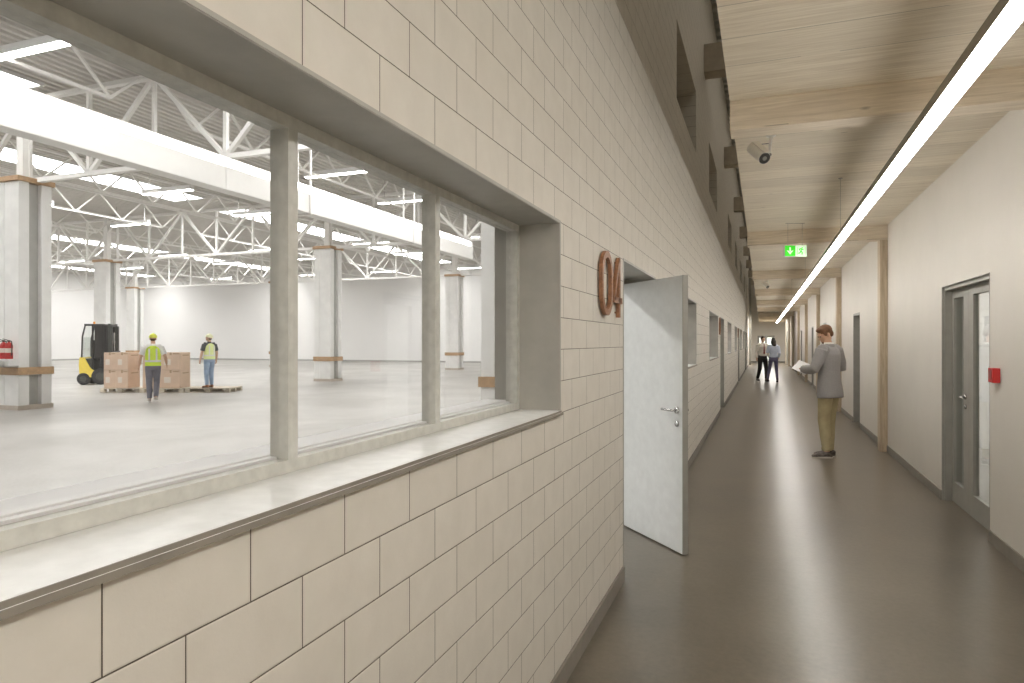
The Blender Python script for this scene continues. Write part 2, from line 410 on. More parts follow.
# ------------------------------------------------------------------ doors of the block wall
def lever(parent, x, y, z, s, rz=0, toward=1):
    """lever handle with rose and key plate on a face at x (normal direction s)"""
    h = MB()
    h.tube([(x, y, z), (x+s*.012, y, z)], .024, 14); h.tube([(x+s*.012, y, z), (x+s*.05, y, z), (x+s*.055, y+toward*.02, z), (x+s*.055, y+toward*.12, z)], .0085, 8)
    h.tube([(x, y, z-.09), (x+s*.008, y, z-.09)], .022, 14)
    return h.build('handle', M['chrome'], parent, smooth=True)
for i, (a, b) in enumerate(DRS):
    r = empty('door_%d' % (i+1), kind='structure', cat='door',
              label='open pale grey door leaf in a steel frame beside the brown 04' if i == 0 else 'grey framed doorway in the block wall, %s counted from the open door' % ORD[i])
    MB().box(WLI-.004, WL+.004, a-.002, a+.012, 0, DZ).box(WLI-.004, WL+.004, b-.012, b+.002, 0, DZ).box(WLI-.004, WL+.004, a, b, DZ-.012, DZ+.002)\
        .box(WLI-.03, WLI+.02, a+.012, a+.06, 0, DZ-.012).box(WLI-.03, WLI+.02, b-.06, b-.012, 0, DZ-.012).box(WLI-.03, WLI+.02, a+.06, b-.06, DZ-.06, DZ-.012)\
        .build('door_frame', M['galv_dark'] if i == 0 else M['door_grey'], r)
    # fixed side leaf
    MB().cbox(WLI-.03, WLI+.015, a+.062, b-.96, .008, DZ-.062, .003).build('side_leaf', M['door_white'], r)
    leaf = empty('door_leaf', parent=None) if False else None
    if i == 0:
        hx, hy = -1.125, b-.055; ang = math.atan2(4.965-hy, -.53-hx); L = .915
    else:
        hx, hy = WLI+.015, b-.062; ang = radians(-90 + (14 if i == 1 else 0)); L = .89
    lf = MB().cbox(0, L, -.022, .022, .01, 2.035, .003)
    o = lf.build('door_leaf', M['door_white'], r); o.location = (hx, hy, 0); o.rotation_euler = (0, 0, ang)
    e_ = MB().box(L, L+.004, -.023, .023, .01, 2.035).build('edge_strip', M['door_grey'], o)
    h = MB()
    for s in (-1, 1):
        h.tube([(L-.065, s*.022, 1.05), (L-.065, s*.032, 1.05)], .026, 16)
        h.tube([(L-.065, s*.03, 1.05), (L-.065, s*.07, 1.05), (L-.08, s*.075, 1.05), (L-.19, s*.075, 1.05)], .009, 8)
        h.tube([(L-.065, s*.022, .95), (L-.065, s*.03, .95)], .022, 16)
    h.build('handle', M['chrome'], o, smooth=True)

# brown numerals standing off the wall
def seg_path(pts, wd, x0, x1, name, par):
    mb = MB(); mb_tubes(mb, pts, wd, x0, x1); return mb.build(name, M['corten'], par)
def zero(mb, y0, y1, z0, z1, wd, x0, x1):
    n = 40; rY, rZ = (y1-y0)/2, (z1-z0)/2; cy, cz = (y0+y1)/2, (z0+z1)/2; k = rZ - rY
    def ring(r, sq):
        out = []
        for i in range(n):
            g = 2*pi*i/n; yy = cy + r*cos(g); zz = cz + r*sin(g) + (k if sin(g) >= 0 else -k); out.append((yy, zz))
        return out
    o, q = ring(rY, 0), ring(rY-wd, 0); vs = []
    for x in (x0, x1): vs += [(x, a, b) for a, b in o] + [(x, a, b) for a, b in q]
    fs = []
    for i in range(n):
        j = (i+1) % n
        fs += [(i, j, n+j, n+i), (2*n+i, 3*n+i, 3*n+j, 2*n+j), (i, 2*n+i, 2*n+j, j), (n+i, n+j, 3*n+j, 3*n+i)]
    mb.add(vs, fs); return mb
def numerals(y0, digits, label):
    r = empty('door_number', (0,0,0), label=label, cat='door number')
    X0, X1, Z0, Z1 = WL+.008, WL+.030, 1.70, 2.065
    for k, ch in enumerate(digits):
        y = y0 + k*.31; mb = MB()
        if ch == '0': zero(mb, y, y+.275, Z0, Z1, .036, X0, X1)
        else:
            p = 0 and [(y+.0, Z0+.085), (y+.0, Z0+.13), (y+.125, Z1), (y+.185, Z1), (y+.06, Z0+.13), (y+.15, Z0+.13), (y+.15, Z0+.22), (y+.2, Z0+.22), (y+.2, Z0+.13), (y+.245, Z0+.13), (y+.245, Z0+.085), (y+.2, Z0+.085), (y+.2, Z0), (y+.15, Z0), (y+.15, Z0+.085)]
            mb.box(X0, X1, y+.15, y+.185, Z0, Z1)
            mb.box(X0, X1, y, y+.235, Z0+.085, Z0+.122)
            mb.prism([(y, Z0+.10), (y+.038, Z0+.10), (y+.180, Z1), (y+.146, Z1)], 0, X0, X1)
        for zz in (Z0+.03, Z1-.03): mb.tube([(WL, y+.15, zz), (X0, y+.15, zz)], .006, 6)
        mb.build('digit', M['corten'], r)
    return r
numerals(3.575, '04', 'brown stand-off number 04 on the block wall beside the open door')
numerals(14.45, '0', 'small distant brown sign on the block wall beside the second doorway')
numerals(25.8, '0', 'tiny distant brown sign on the block wall beside the third doorway')

# ------------------------------------------------------------------ doors in the plastered wall
def glazed_double(n, a, b):
    r = empty('door_%d' % n, kind='structure', label='grey glazed double door in the plastered wall beside the red call point', cat='door')
    x0, x1 = WR+.08, WR+.14
    MB().box(WR+.02, WR+.16, a, a+.03, 0, 2.09).box(WR+.02, WR+.16, b-.03, b, 0, 2.09).box(WR+.02, WR+.16, a+.03, b-.03, 2.05, 2.09)\
        .box(WR-.003, WR+.02, a, a+.006, 0, 2.09).box(WR-.003, WR+.02, b-.006, b, 0, 2.09).box(WR-.003, WR+.02, a, b, 2.084, 2.09)\
        .box(WR+.001, WR+.02, a+.006, a+.010, 0, 2.084).build('door_frame', M['door_grey'], r)
    m = (a+b)/2 + .17
    for (y0, y1, gy0, gy1) in ((m, b-.03, m+.15, b-.09), (a+.03, m, a+.06, m-.15)):
        mb = MB(); z0, z1, g0, g1 = .006, 2.048, .20, 1.97
        mb.box(x0, x1-.015, y0+.002, gy0, z0, z1); mb.box(x0, x1-.015, gy1, y1-.002, z0, z1); mb.box(x0, x1-.015, gy0, gy1, z0, g0); mb.box(x0, x1-.015, gy0, gy1, g1, z1)
        o = mb.build('door_leaf', M['door_grey'], r)
        MB().box(x0+.018, x0+.026, gy0, gy1, g0, g1).build('pane', M['doorglass'], o)
    lever(r, x0, m+.07, 1.05, -1, toward=-1)
    # room behind
    return r
glazed_double(5, *RD[0])
for i, (a, b) in enumerate(RD[1:]):
    r = empty('door_%d' % (6+i), kind='structure', label='plain grey door recessed in the plastered wall, %s beyond the glazed double door' % ORD[i], cat='door')
    MB().box(WR+.0, WR+.2, a, a+.03, 0, 2.09).box(WR+.0, WR+.2, b-.03, b, 0, 2.09).box(WR+.0, WR+.2, a+.03, b-.03, 2.05, 2.09).build('door_frame', M['door_grey'], r)
    o = MB().box(WR+.14, WR+.18, a+.03, b-.03, .005, 2.05).build('door_leaf', M['door_grey'], r)
    lever(o, WR+.14, a+.09, 1.05, -1, toward=1)
# side room behind the glazed double door
sr = MB(); X0, X1, Y0, Y1 = WR+.301, WR+3.2, 4.5, 11.5
sr.box(X1, X1+.1, Y0, Y1, 0, 2.8); sr.box(X0, X1, Y0-.1, Y0, 0, 2.8); sr.box(X0, X1, Y1, Y1+.1, 0, 2.8); sr.box(X0, X1, Y0, Y1, 2.8, 2.9)
struct('wall_side_room', sr, M['hallwhite'], 'white side room seen through the glazed double door', 'wall')
struct('floor.001', MB().box(X0-.3, X1, Y0, Y1, -.15, -.001), M['hallfloor'], 'pale floor of the side room behind the double door', 'floor')
o = MB().box(2.6, 4.2, 8.6, 10.4, 2.76, 2.80).build('ceiling_light', emis('side_room_light', (1,.96,.92), 9)); tag(o, 'ceiling light in the side room behind the double door', 'light')

# end doors
r = empty('door_12', kind='structure', label='bright glazed double door at the far end of the corridor', cat='door')
f = MB(); a, b = -.32, .89
f.box(a, a+.06, YE+.02, YE+.1, 0, 2.03).box(b-.06, b, YE+.02, YE+.1, 0, 2.03).box(a+.06, b-.06, YE+.02, YE+.1, 1.96, 2.03).build('door_frame', M['door_grey'], r)
for y0, y1 in ((a+.06, .283), (.287, b-.06)):
    o = MB().box(y0, y0+.08, YE+.03, YE+.08, .01, 1.96).box(y1-.08, y1, YE+.03, YE+.08, .01, 1.96).box(y0+.08, y1-.08, YE+.03, YE+.08, .01, .12).box(y0+.08, y1-.08, YE+.03, YE+.08, 1.88, 1.96).build('door_leaf', M['door_grey'], r)
    MB().box(y0+.08, y1-.08, YE+.05, YE+.056, .12, 1.88).build('pane', M['doorglass'], o)
struct('floor.002', MB().box(-6, 6, YE+.25, YE+14, -.2, -.02), M['hallfloor'], 'bright pavement outside the end doors', 'ground')

# red call point
r = empty('fire_call_point', (WR, 5.945, 1.30), label='small red fire alarm call point on the plastered wall by the double door', cat='alarm call point')
MB().cbox(-.05, 0, -.055, .055, -.055, .055, .006).build('body', M['red'], r)
MB().box(-.053, -.049, -.033, .033, -.03, .036).build('break_glass', simple('dark_red_window', (.28,.01,.01), .3), r)
MB().box(-.03, 0, .06, .085, -.03, .03).build('test_key_cover', M['white'], r)

# ------------------------------------------------------------------ corridor strip light
r = empty('strip_light', (0,0,0), label='long slim suspended strip light running down the whole corridor', cat='light')
MB().box(.708, .768, -8.6, 38, 2.592, 2.640).build('housing', M['housing'], r)
MB().cbox(.7085, .7675, -8.6, 38, 2.558, 2.592, .003).build('diffuser', M['led'], r)
for i in range(7):
    y = 1.6 + 5.82*i
    MB().tube([(.738, y, 2.64), (.738, y, 3.19), (.738, y, 3.191), (.738, y, 3.199)], [.0025, .0025, .02, .02], 10).build('suspension_wire', M['chrome'], r)

o = MB().cbox(-.1, 1.1, 46.4, 49.4, 3.15, 3.199, .004).build('ceiling_light', emis('added_end_glow', (1,.96,.91), 26)); tag(o, 'added flat fill-light panel before the end wall with the glazed doors', 'light')  # added panel, hidden behind the beams, to light the end wall
o = MB().cbox(-.1, 1.1, -4.2, -3.0, 3.15, 3.199, .004).build('ceiling_light', emis('added_rear_glow', (1,.95,.88), 33)); tag(o, 'added flat fill-light panel above the corridor, out of view at the viewer end', 'light')  # added panel behind the viewer, brightens faces turned toward it
# exit sign
r = empty('exit_sign', (.437, 9.99, 2.81), TH, label='green glowing emergency exit sign with down arrow and running figure under the ceiling', cat='exit sign')
hw, hh = .155, .078
MB().cbox(-hw, hw, 0, .045, -hh, hh, .004).build('housing', M['white'], r)
MB().box(-hw+.006, -.008, -.004, 0, -hh+.006, hh-.006).build('arrow_panel', M['green'], r)
MB().box(.0, hw-.006, -.003, 0, -hh+.006, hh-.006).build('figure_panel', M['signwhite'], r)
ar = MB(); cx = -.08
ar.box(cx-.009, cx+.009, -.006, -.004, -.01, .05); ar.prism([(cx-.045, .005), (cx-.025, .005), (cx, -.022), (cx+.025, .005), (cx+.045, .005), (cx, -.05)], 1, -.006, -.004)
ar.build('arrow', M['signwhite'], r)
fg = MB(); Y0, Y1 = -.006, -.003; cx = .075
fg.ball((cx+.012, -.0045, .048), (.009, .002, .009), 10, 6)
for p, q in (((cx+.008,.036),(cx-.006,.0)), ((cx-.006,.0),(cx+.014,-.022)), ((cx+.014,-.022),(cx+.008,-.052)), ((cx-.006,.0),(cx-.02,-.03)), ((cx-.02,-.03),(cx-.042,-.032)),
             ((cx+.006,.03),(cx+.028,.012)), ((cx+.006,.03),(cx-.018,.03)), ((cx-.018,.03),(cx-.03,.008))):
    fg.beam((p[0], -.0045, p[1]), (q[0], -.0045, q[1]), .003, .014)
fg.box(cx+.05, cx+.056, Y0, Y1, -.055, .055); fg.box(cx-.06, cx-.055, Y0, Y1, -.055, .055)
fg.build('running_figure', M['green'], r)
MB().tube([(-.1, .022, hh), (-.1, .022, .39)], .003, 6).tube([(.1, .022, hh), (.1, .022, .39)], .003, 6).box(-.13, .13, .01, .035, .382, .39).build('hanger', M['chrome'], r)

# bullet cameras
def bullet(loc, rz, label):
    r = empty('security_camera', loc, rz, label=label, cat='security camera')
    MB().tube([(0,0,0), (0,0,-.012)], .038, 20).build('mount_plate', M['camwhite'], r)
    MB().tube([(0,0,-.012), (0,0,-.02), (-.01,0,-.13), (-.012,0,-.15)], [.02, .013, .011, .016], 12).build('bracket_arm', M['camwhite'], r, smooth=True)
    MB().ball((-.012, 0, -.155), .017).build('joint', M['darkgrey'], r, smooth=True)
    d = V((.098, -.17, -.145)).normalized(); c = V((-.085, -.12, -.175)); q = c - d*.13; p = c + d*.09
    u = V((0,0,1)); u = (u - d*u.dot(d)).normalized()
    MB().tube([q, q+d*.004, p-d*.004, p], [.044, .048, .048, .046], 24).build('camera_body', M['camwhite'], r, smooth=False)
    MB().tube([p, p+d*.003], .044, 24).build('lens_plate', M['lens'], r)
    MB().tube([p+d*.003, p+d*.006], .017, 16).build('lens', simple('lens_ring', (.22,.22,.2), .2), r)
    s = d.cross(u)
    MB().add([c + a*s*.03 + V(d)*b + g*u for a in (-1,1) for b in (-.12,.11) for g in (.049,.055)],
             [(0,1,3,2),(4,6,7,5),(0,4,5,1),(2,3,7,6),(1,5,7,3),(0,2,6,4)]).build('sun_shield', M['camwhite'], r)
    MB().tube([c+u*.04-d*.02, V((-.012,0,-.155))], .009, 8).tube([q, q+V((0,.03,.03)), V((.0,.02,-.06)), V((.012,.01,-.012))], .004, 6).build('cable', M['darkgrey'], r, smooth=True)
    return r
bullet((.067, 5.687, 3.2), 0, 'grey bullet security camera hanging from the ceiling behind the first timber beam')
bullet((.15, 18.6, 3.2), .2, 'tiny distant security camera hanging from the corridor ceiling')

# ------------------------------------------------------------------ setting: hall
HX, HYB, HY0, HZ = -55.0, 45.4, -7.0, 7.35
struct('floor.003', MB().box(HX, WLI-.0005, HY0, HYB, -.15, -.0005), M['hallfloor'], 'pale mottled concrete floor of the hall', 'floor')
struct('wall_back', MB().box(HX, WLI, HYB, HYB+.3, -.1, HZ+.4), M['hallwhite'], 'white far wall of the hall', 'wall')
struct('wall_far_side', MB().box(HX-.3, HX, HY0, HYB+.3, -.1, HZ+.4), M['hallwhite'], 'white side wall of the hall behind the forklift', 'wall')
struct('wall_near', MB().box(HX, WLI, HY0-.3, HY0, -.1, HZ+.4), M['hallwhite'], 'white hall wall out of view', 'wall')
struct('baseboard_hall', MB().box(HX+.02, WLI-.01, HYB-.02, HYB, 0, .12).box(HX, HX+.02, HY0, HYB, 0, .12), M['concgrey'], 'thin grey skirting of the hall walls', 'skirting')
pf = [(HX, HZ+.12)]; x = HX
while x < WLI-.3:
    pf += [(x+.02, HZ+.12), (x+.06, HZ), (x+.16, HZ), (x+.20, HZ+.12)]; x += .25
pf += [(WLI, HZ+.12), (WLI, HZ+.3), (HX, HZ+.3)]
struct('ceiling.003', MB().prism(pf, 1, HY0, HYB), M['deck'], 'ribbed grey steel roof deck of the hall', 'roof')

ROWN = {-4.03: 'nearest the window wall', -16.15: 'in the first free-standing row', -28.4: 'in the second free-standing row', -40.6: 'in the third free-standing row'}
def column(x, y, label):
    r = empty('hall_column', (x, y, 0), label=label, cat='column', group='twin precast hall columns')
    for s in (-1, 1):
        y0, y1 = (-.375, -.14) if s < 0 else (.14, .375)
        mb = MB(); ya, yb = y0, y1
        seam = -.12
        mb.cbox(-.375, seam-.008, ya, yb, .1, 5.22, .008); mb.cbox(seam+.008, .375, ya, yb, .1, 5.22, .008)
        mb.box(seam-.01, seam+.01, ya+.015, yb-.015, .1, 5.22)
        mb.build('shaft', M['conc'], r)
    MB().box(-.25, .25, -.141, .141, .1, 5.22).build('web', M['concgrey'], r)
    MB().cbox(-.43, .43, -.43, .43, 5.22, 5.33, .008).build('capital', M['band'], r)
    MB().box(-.41, .41, -.41, -.376, .80, .97).box(-.41, .41, .376, .41, .80, .97).box(-.41, -.376, -.376, .376, .80, .97).box(.376, .41, -.376, .376, .80, .97).build('belt', M['band'], r)
    MB().box(-.40, .40, -.40, .40, 0, .1).build('base', simple('column_base', (.5,.44,.38), .7), r)
    MB().box(-.11, .11, -.11, .11, 5.33, HZ-.02).build('stub_post', M['steelwhite'], r)
    return r
for x, y in ((-4.03,10.61),(-16.15,10.55),(-16.2,22.25),(-16.2,33.9),(-28.4,22.25),(-28.4,33.9),(-40.6,33.9)):
    key = min(ROWN, key=lambda k: abs(k-x))
    lab = {(-4.03,10.61): 'pale twin column with brown belt just behind the last window pane', (-16.15,10.55): 'large pale twin column with red fire extinguishers on its side',
           (-16.2,22.25): 'pale twin column seen through the second pane, in line beyond the extinguisher column', (-16.2,33.9): 'small distant pale column seen through the third pane',
           (-28.4,22.25): 'pale twin column right behind the forklift mast', (-28.4,33.9): 'distant pale column hidden behind the first window mullion',
           (-40.6,33.9): 'distant pale twin column standing above the left worker and boxes'}[(x,y)]
    if 'left worker' in lab: lab = 'distant pale twin column rising beyond the cardboard boxes and the walking worker'
    column(x, y, lab)

# roof trusses
TB, TT = 5.31, 7.22
def primary(y, label):
    r = empty('roof_truss', (0, y, 0), label=label, cat='truss', group='main white roof trusses')
    xs0 = -1.2
    MB().box(HX+.1, xs0, -.06, .06, TB-.05, TB+.05).build('bottom_chord', M['steelwhite'], r)
    MB().box(HX+.1, xs0, -.06, .06, TT-.05, TT+.05).build('top_chord', M['steelwhite'], r)
    tops = [x for x in [-12.15 + 3.9*k for k in range(-11, 3)] if HX+.2 < x < xs0]
    lat = MB()
    for x in tops:
        if x-1.95 > HX: lat.beam((x, 0, TT), (x-1.95, 0, TB), .085)
        if x+1.95 < xs0: lat.beam((x, 0, TT), (x+1.95, 0, TB), .085); lat.beam((x+1.95, 0, TB), (x+1.95, 0, TT), .085)
        lat.beam((x, 0, TB), (x, 0, TT), .075)
    lat.build('web_lattice', M['steelwhite'], r)
PYS = [-1.03, 10.61, 22.25, 33.89]
for y, l in zip(PYS, ('white main roof truss crossing the hall out of view behind the lintel', 'white main roof truss crossing the hall over the extinguisher column',
                      'white main roof truss crossing the hall over the column behind the forklift', 'white main roof truss crossing the hall farthest away, before the end wall')): primary(y, l)
SXS = [-4.35 - 3.9*k for k in range(12)]
def secondary_mb(y0, y1):
    n = 6; p = (y1-y0)/n; z0, z1 = 6.41, 7.27
    a = MB(); a.box(-.03, .03, p/2, (n-.5)*p, z0-.03, z0+.03)
    b = MB(); b.box(-.035, .035, .1, n*p-.1, z1-.035, z1+.035)
    l = MB()
    for k in range(n):
        l.beam((0, k*p+.04, z1), (0, (k+.5)*p, z0), .05); l.beam((0, (k+.5)*p, z0), (0, (k+1)*p-.04, z1), .05)
    return a, b, l
bays = [(PYS[0]+.08, PYS[1]-.08), (PYS[1]+.08, PYS[2]-.08), (PYS[2]+.08, PYS[3]-.08), (PYS[3]+.08, HYB-.05)]
proto = None
for bi, (y0, y1) in enumerate(bays):
    for k, x in enumerate(SXS):
        if proto is None or bi == 3 and k == 0:
            a, b, l = secondary_mb(0, y1-y0)
            proto = empty('roof_joist', (x, y0, 0)); a.build('bottom_chord', M['steelwhite'], proto); b.build('top_chord', M['steelwhite'], proto); l.build('web_lattice', M['steelwhite'], proto)
            o = proto
        else: o = copy_tree(proto); o.location = (x, y0, 0)
        tag(o, 'thin white lattice joist under the hall roof, %s from the windows, %s bay' % (ORD[k], ('nearest', 'second', 'third', 'last')[bi]), 'joist', 'white lattice joists under the hall roof')

# rooflights
def rooflight(x0, x1, y0, y1, label):
    r = empty('rooflight', ((x0+x1)/2, (y0+y1)/2, HZ), label=label, cat='rooflight', group='long rooflights in the hall roof')
    a, b = (x1-x0)/2, (y1-y0)/2
    MB().box(-a-.06, -a, -b-.06, b+.06, -.07, 0).box(a, a+.06, -b-.06, b+.06, -.07, 0).box(-a, a, -b-.06, -b, -.07, 0).box(-a, a, b, b+.06, -.07, 0).build('curb_frame', M['white'], r)
    MB().box(-a, a, -b, b, -.05, -.02).build('diffuser', M['sky'], r)
    return r
bn = ('over the nearest bay', 'over the second bay', 'over the third bay', 'over the last bay before the end wall')
for bi, (y0, y1) in enumerate(((.5, 9.4), (11.6, 20.5), (22.9, 32.0), (34.6, 43.4))):
    rooflight(-22.4, -20.9, y0, y1, 'long bright rooflight beyond the first column row, ' + bn[bi])
    rooflight(-37.0, -35.4, y0, y1, 'long bright rooflight beyond the second column row, ' + bn[bi])
    rooflight(-51.0, -49.4, y0, y1, 'long bright rooflight farthest from the windows, ' + bn[bi])
    rooflight(-8.6, -7.0, y0, y1, 'added unseen rooflight by the window wall, ' + bn[bi])  # added row hidden by the lintel, lights the near hall
    if bi == 0: rooflight(-15.6, -15.1, 3.0, 10.2, 'narrow bright rooflight nearest the extinguisher column')

# hall luminaires
def luminaire(x, y, label):
    r = empty('hall_light', (x, y, 6.42), label=label, cat='light', group='white box lights under the hall roof')
    MB().cbox(-1.05, 1.05, -.09, .09, .02, .16, .01).build('housing', M['white'], r)
    MB().box(-1.02, 1.02, -.075, .075, .0, .02).build('diffuser', M['hall_led'], r)
    for s in (-.8, .8): MB().tube([(s, 0, .16), (s, 0, HZ-6.52)], .01, 6).build('hanger', M['chrome'], r)
xl = {-11.65: 'nearest the windows', -18.15: 'second row from the windows', -24.65: 'third row from the windows', -31.1: 'fourth row from the windows', -37.6: 'fifth row from the windows', -5.2: 'added unseen by the window wall'}
for y, t in ((7.6, 'nearest'), (16.35, 'second'), (20.35, 'third'), (28.4, 'fourth'), (32.4, 'fifth'), (40.2, 'sixth')):
    for x in xl:
        if x == -5.2 and y > 22: continue  # row beside the window wall is added, unseen, for extra light
        if any(a - 1.2 < x < b + 1.2 for a, b in ((-22.5, -20.8), (-37.1, -35.3), (-8.7, -6.9))) and x != -37.6 and x != -5.2: continue
        luminaire(x if x != -37.6 else -39.2, y, 'white box light, %s line across the hall, %s' % (t, xl[x]))

# white band: reflection in the window glass, modelled as a solid box
r = empty('reflection_band', (0,0,0), label='broad white box under the hall roof standing in for the band reflected in the windows', cat='reflected band')
MB().cbox(-10.33, -10.0, -6.5, 10.4, 4.59, 5.235, .02).cbox(-10.33, -10.0, 10.4, 22.5, 4.59, 5.235, .02).build('band_body', simple('white_band', (.78,.775,.76), .5, var=.02), r)
for y in (-4, 1, 6, 13, 18): MB().box(-10.37, -10.335, y, y+.05, 4.55, 7.3).box(-9.995, -9.96, y, y+.05, 4.55, 7.3).box(-10.37, -9.96, y, y+.05, 4.54, 4.585).build('hanger', M['steelwhite'], r)

# extinguishers on the column
sh = MB().box(-16.60, -15.66, 9.86, 10.17, 1.13, 1.17).box(-16.6, -16.52, 9.90, 10.17, 1.02, 1.13).box(-15.76, -15.68, 9.90, 10.17, 1.02, 1.13).build('wall_shelf', M['white'])
tag(sh, 'small white shelf on the large column carrying the fire extinguishers', 'shelf')
def extinguisher(x, y, z, label):
    r = empty('fire_extinguisher', (x, y, z), label=label, cat='fire extinguisher', group='red extinguishers on the column')
    MB().tube([(0,0,0), (0,0,.01), (0,0,.30), (0,0,.345), (0,0,.37), (0,0,.385)], [.07, .075, .075, .055, .025, .022], 20).build('cylinder_body', M['red'], r, smooth=True)
    MB().box(-.02, .02, -.02, .02, .385, .42).beam((0,-.02,.42), (0,-.13,.45), .02, .012).beam((0,-.02,.40), (0,-.12,.39), .02, .012).build('valve_lever', M['black'], r)
    MB().tube([(.02,0,.40), (.08,0,.40), (.1,0,.33), (.095,0,.12), (.085,0,.08)], [.01,.01,.01,.011,.016], 8).build('hose', M['black'], r, smooth=True)
    MB().tube([(0,0,.14), (0,0,.24)], .0765, 20, caps=False).build('label_band', M['cardlabel'], r)
extinguisher(-15.76, 9.96, 1.17, 'red fire extinguisher on the column shelf, next to the column corner')
extinguisher(-15.96, 9.97, 1.17, 'red fire extinguisher on the column shelf, outer of the two')

# ------------------------------------------------------------------ boxes on pallets
PO = V((-18.95, 14.60, 0)); PA = TH
def frame_at(lx, ly, z=0): return (PO.x + R_.x*lx + F_.x*ly, PO.y + R_.y*lx + F_.y*ly, z)
def pallet(lx, ly, L, D, rz, label):
    r = empty('pallet', frame_at(lx, ly), PA+rz, label=label, cat='pallet', group='pale pallets in a line on the hall floor')
    t = MB(); n = 6; g = .02; wd = (D - g*(n-1))/n
    for k in range(n): t.box(0, L, k*(wd+g), k*(wd+g)+wd, .115, .135)
    t.build('top_deck', M['pallet'], r)
    b = MB()
    for a in (0, L/2-.05, L-.1):
        b.box(a, a+.1, 0, D, .10, .115)
    b.build('stringer', M['pallet'], r)
    k_ = MB()
    for a in (0, L/2-.07, L-.14):
        for c in (0, D/2-.06, D-.12): k_.box(a, a+.14, c, c+.12, .018, .10)
    k_.build('block', M['pallet'], r)
    s = MB()
    for c in (0, D/2-.06, D-.12): s.box(0, L, c, c+.12, 0, .018)
    s.build('bottom_deck', M['pallet'], r)
pallet(0, 0, 1.20, 1.0, 0, 'pale timber pallet under the boxes nearest the forklift')
pallet(1.24, -.03, 1.32, 1.0, 0, 'pale timber pallet under the wider box stack behind the walking worker')
pallet(2.60, .02, 1.34, 1.0, 0, 'pale empty timber pallet with the worker in jeans standing on it')
def carton(lx, ly, z, L, D, H, label, handle=True):
    r = empty('cardboard_box', frame_at(lx, ly, z), PA, label=label, cat='box', group='brown cardboard boxes on the pallets')
    MB().cbox(0, L, 0, D, 0, H, .006).build('carton', M['card'], r)
    m = MB(); m.box(L/2-.03, L/2+.03, -.0015, D+.0015, H-.001, H+.002); m.box(L/2-.03, L/2+.03, -.002, 0, H-.08, H); m.box(-.0015, L+.0015, -.002, 0, .0, .012)
    m.build('tape', M['tape'], r)
    if handle: MB().box(L, L+.002, D*.25, D*.85, H*.80, H*.87).box(L*.62, L*.95, -.002, 0, H*.9, H*.96).build('hand_hole', M['tape'], r)
    MB().box(L*.15, L*.5, -.003, 0, H*.3, H*.62).build('paper_label', M['cardlabel'], r)
row = {0: 'bottom', 1: 'top'}
for k, (lx, L) in enumerate(((.08, .37), (.455, .37), (1.27, .57), (1.845, .57))):
    for j in (0, 1):
        nm = ('outermost box of the stack by the forklift', 'second box of the stack by the forklift', 'box directly behind the walking worker', 'box at the end next to the empty pallet')[k]
        carton(lx, .06, .1355+.548*j, L, .66, .545, 'brown cardboard %s, %s layer' % (nm, row[j]))

# ------------------------------------------------------------------ forklift
r = empty('forklift', (-23.45, 17.35, 0), TH+radians(14), label='yellow and black forklift truck with a glazed cab behind the boxes', cat='forklift')
prof = [(-.12, .28), (-.16, .75), (-.12, 1.0), (.10, .98), (.40, .60), (.62, .50), (.62, .30), (.30, .26), (.22, .22)]
MB().prism(prof, 1, -.50, .50).build('counterweight', M['yellow'], r)
MB().cbox(.05, 1.30, -.46, .46, .26, .50, .02).cbox(.10, .55, -.44, .44, .50, .95, .02).build('chassis', M['darkgrey'], r)
mb = MB(); T = 2.16
for y in (-.46, .46):
    mb.beam((-.04, y, .92), (.0, y, 1.75), .055); mb.beam((0, y, 1.75), (.14, y, T), .055); mb.beam((1.06, y, .5), (1.02, y, T), .07); mb.beam((.50, y, .5), (.50, y, T), .06)
    mb.beam((.12, y, T), (1.05, y, T), .06)
mb.build('cab_frame', M['black'], r)
MB().cbox(.10, 1.08, -.50, .50, T, T+.05, .015).build('cab_roof', M['darkgrey'], r)
for y in (-.45, .45): MB().add([(0,y,1.0),(.5,y,.95),(.5,y,T-.05),(.13,y,T-.05),(0,y,1.75)], [(0,1,2,3,4)]).build('side_glass', M['cabglass'], r, fixn=False)
for y in (-.45, .45): MB().box(.60, .98, y-.02, y+.02, 1.0, T-.02).box(1.03, 1.20, y-.02, y+.02, .5, T-.02).build('side_panel', M['black'], r)
MB().add([(-.02,-.43,1.0),(-.02,.43,1.0),(.0,.43,1.72),(.0,-.43,1.72)], [(0,1,2,3)]).build('rear_glass', M['cabglass'], r, fixn=False)
MB().cbox(.30, .75, -.24, .24, .88, 1.0, .03).build('seat', M['black'], r)
MB().cbox(.26, .40, -.24, .24, 1.0, 1.62, .04).build('seat_back', M['black'], r)
MB().tube([(.95, 0, .9), (.80, 0, 1.15)], .02, 8).tube([(.78+.03*cos(g), .17*sin(g), 1.17+.17*cos(g)*.5) for g in [2*pi*i/20 for i in range(21)]], .014, 8, caps=False).build('steering_wheel', M['black'], r, smooth=True)
MB().cbox(.88, 1.05, -.44, .44, .5, 1.12, .02).build('dashboard', M['black'], r)
def wheel(x, y, R, w_):
    s = 1 if y > 0 else -1
    o = MB().tube([(x, y-w_/2, R), (x, y-w_/2+.03, R), (x, y+w_/2-.03, R), (x, y+w_/2, R)], [R*.9, R, R, R*.9], 28).build('wheel', M['rubber'], r)
    MB().tube([(x, y-w_/2-.004, R), (x, y+w_/2+.004, R)], R*.5, 20).build('rim', M['darkgrey'], o)
for y in (-.42, .42): wheel(.04, y, .22, .19); wheel(.60, y, .30, .24)
mb = MB()
for y in (-.36, .36): mb.box(1.22, 1.34, y-.05, y+.05, .1, 2.22); mb.box(1.34, 1.42, y-.03, y+.05, .1, 2.14)
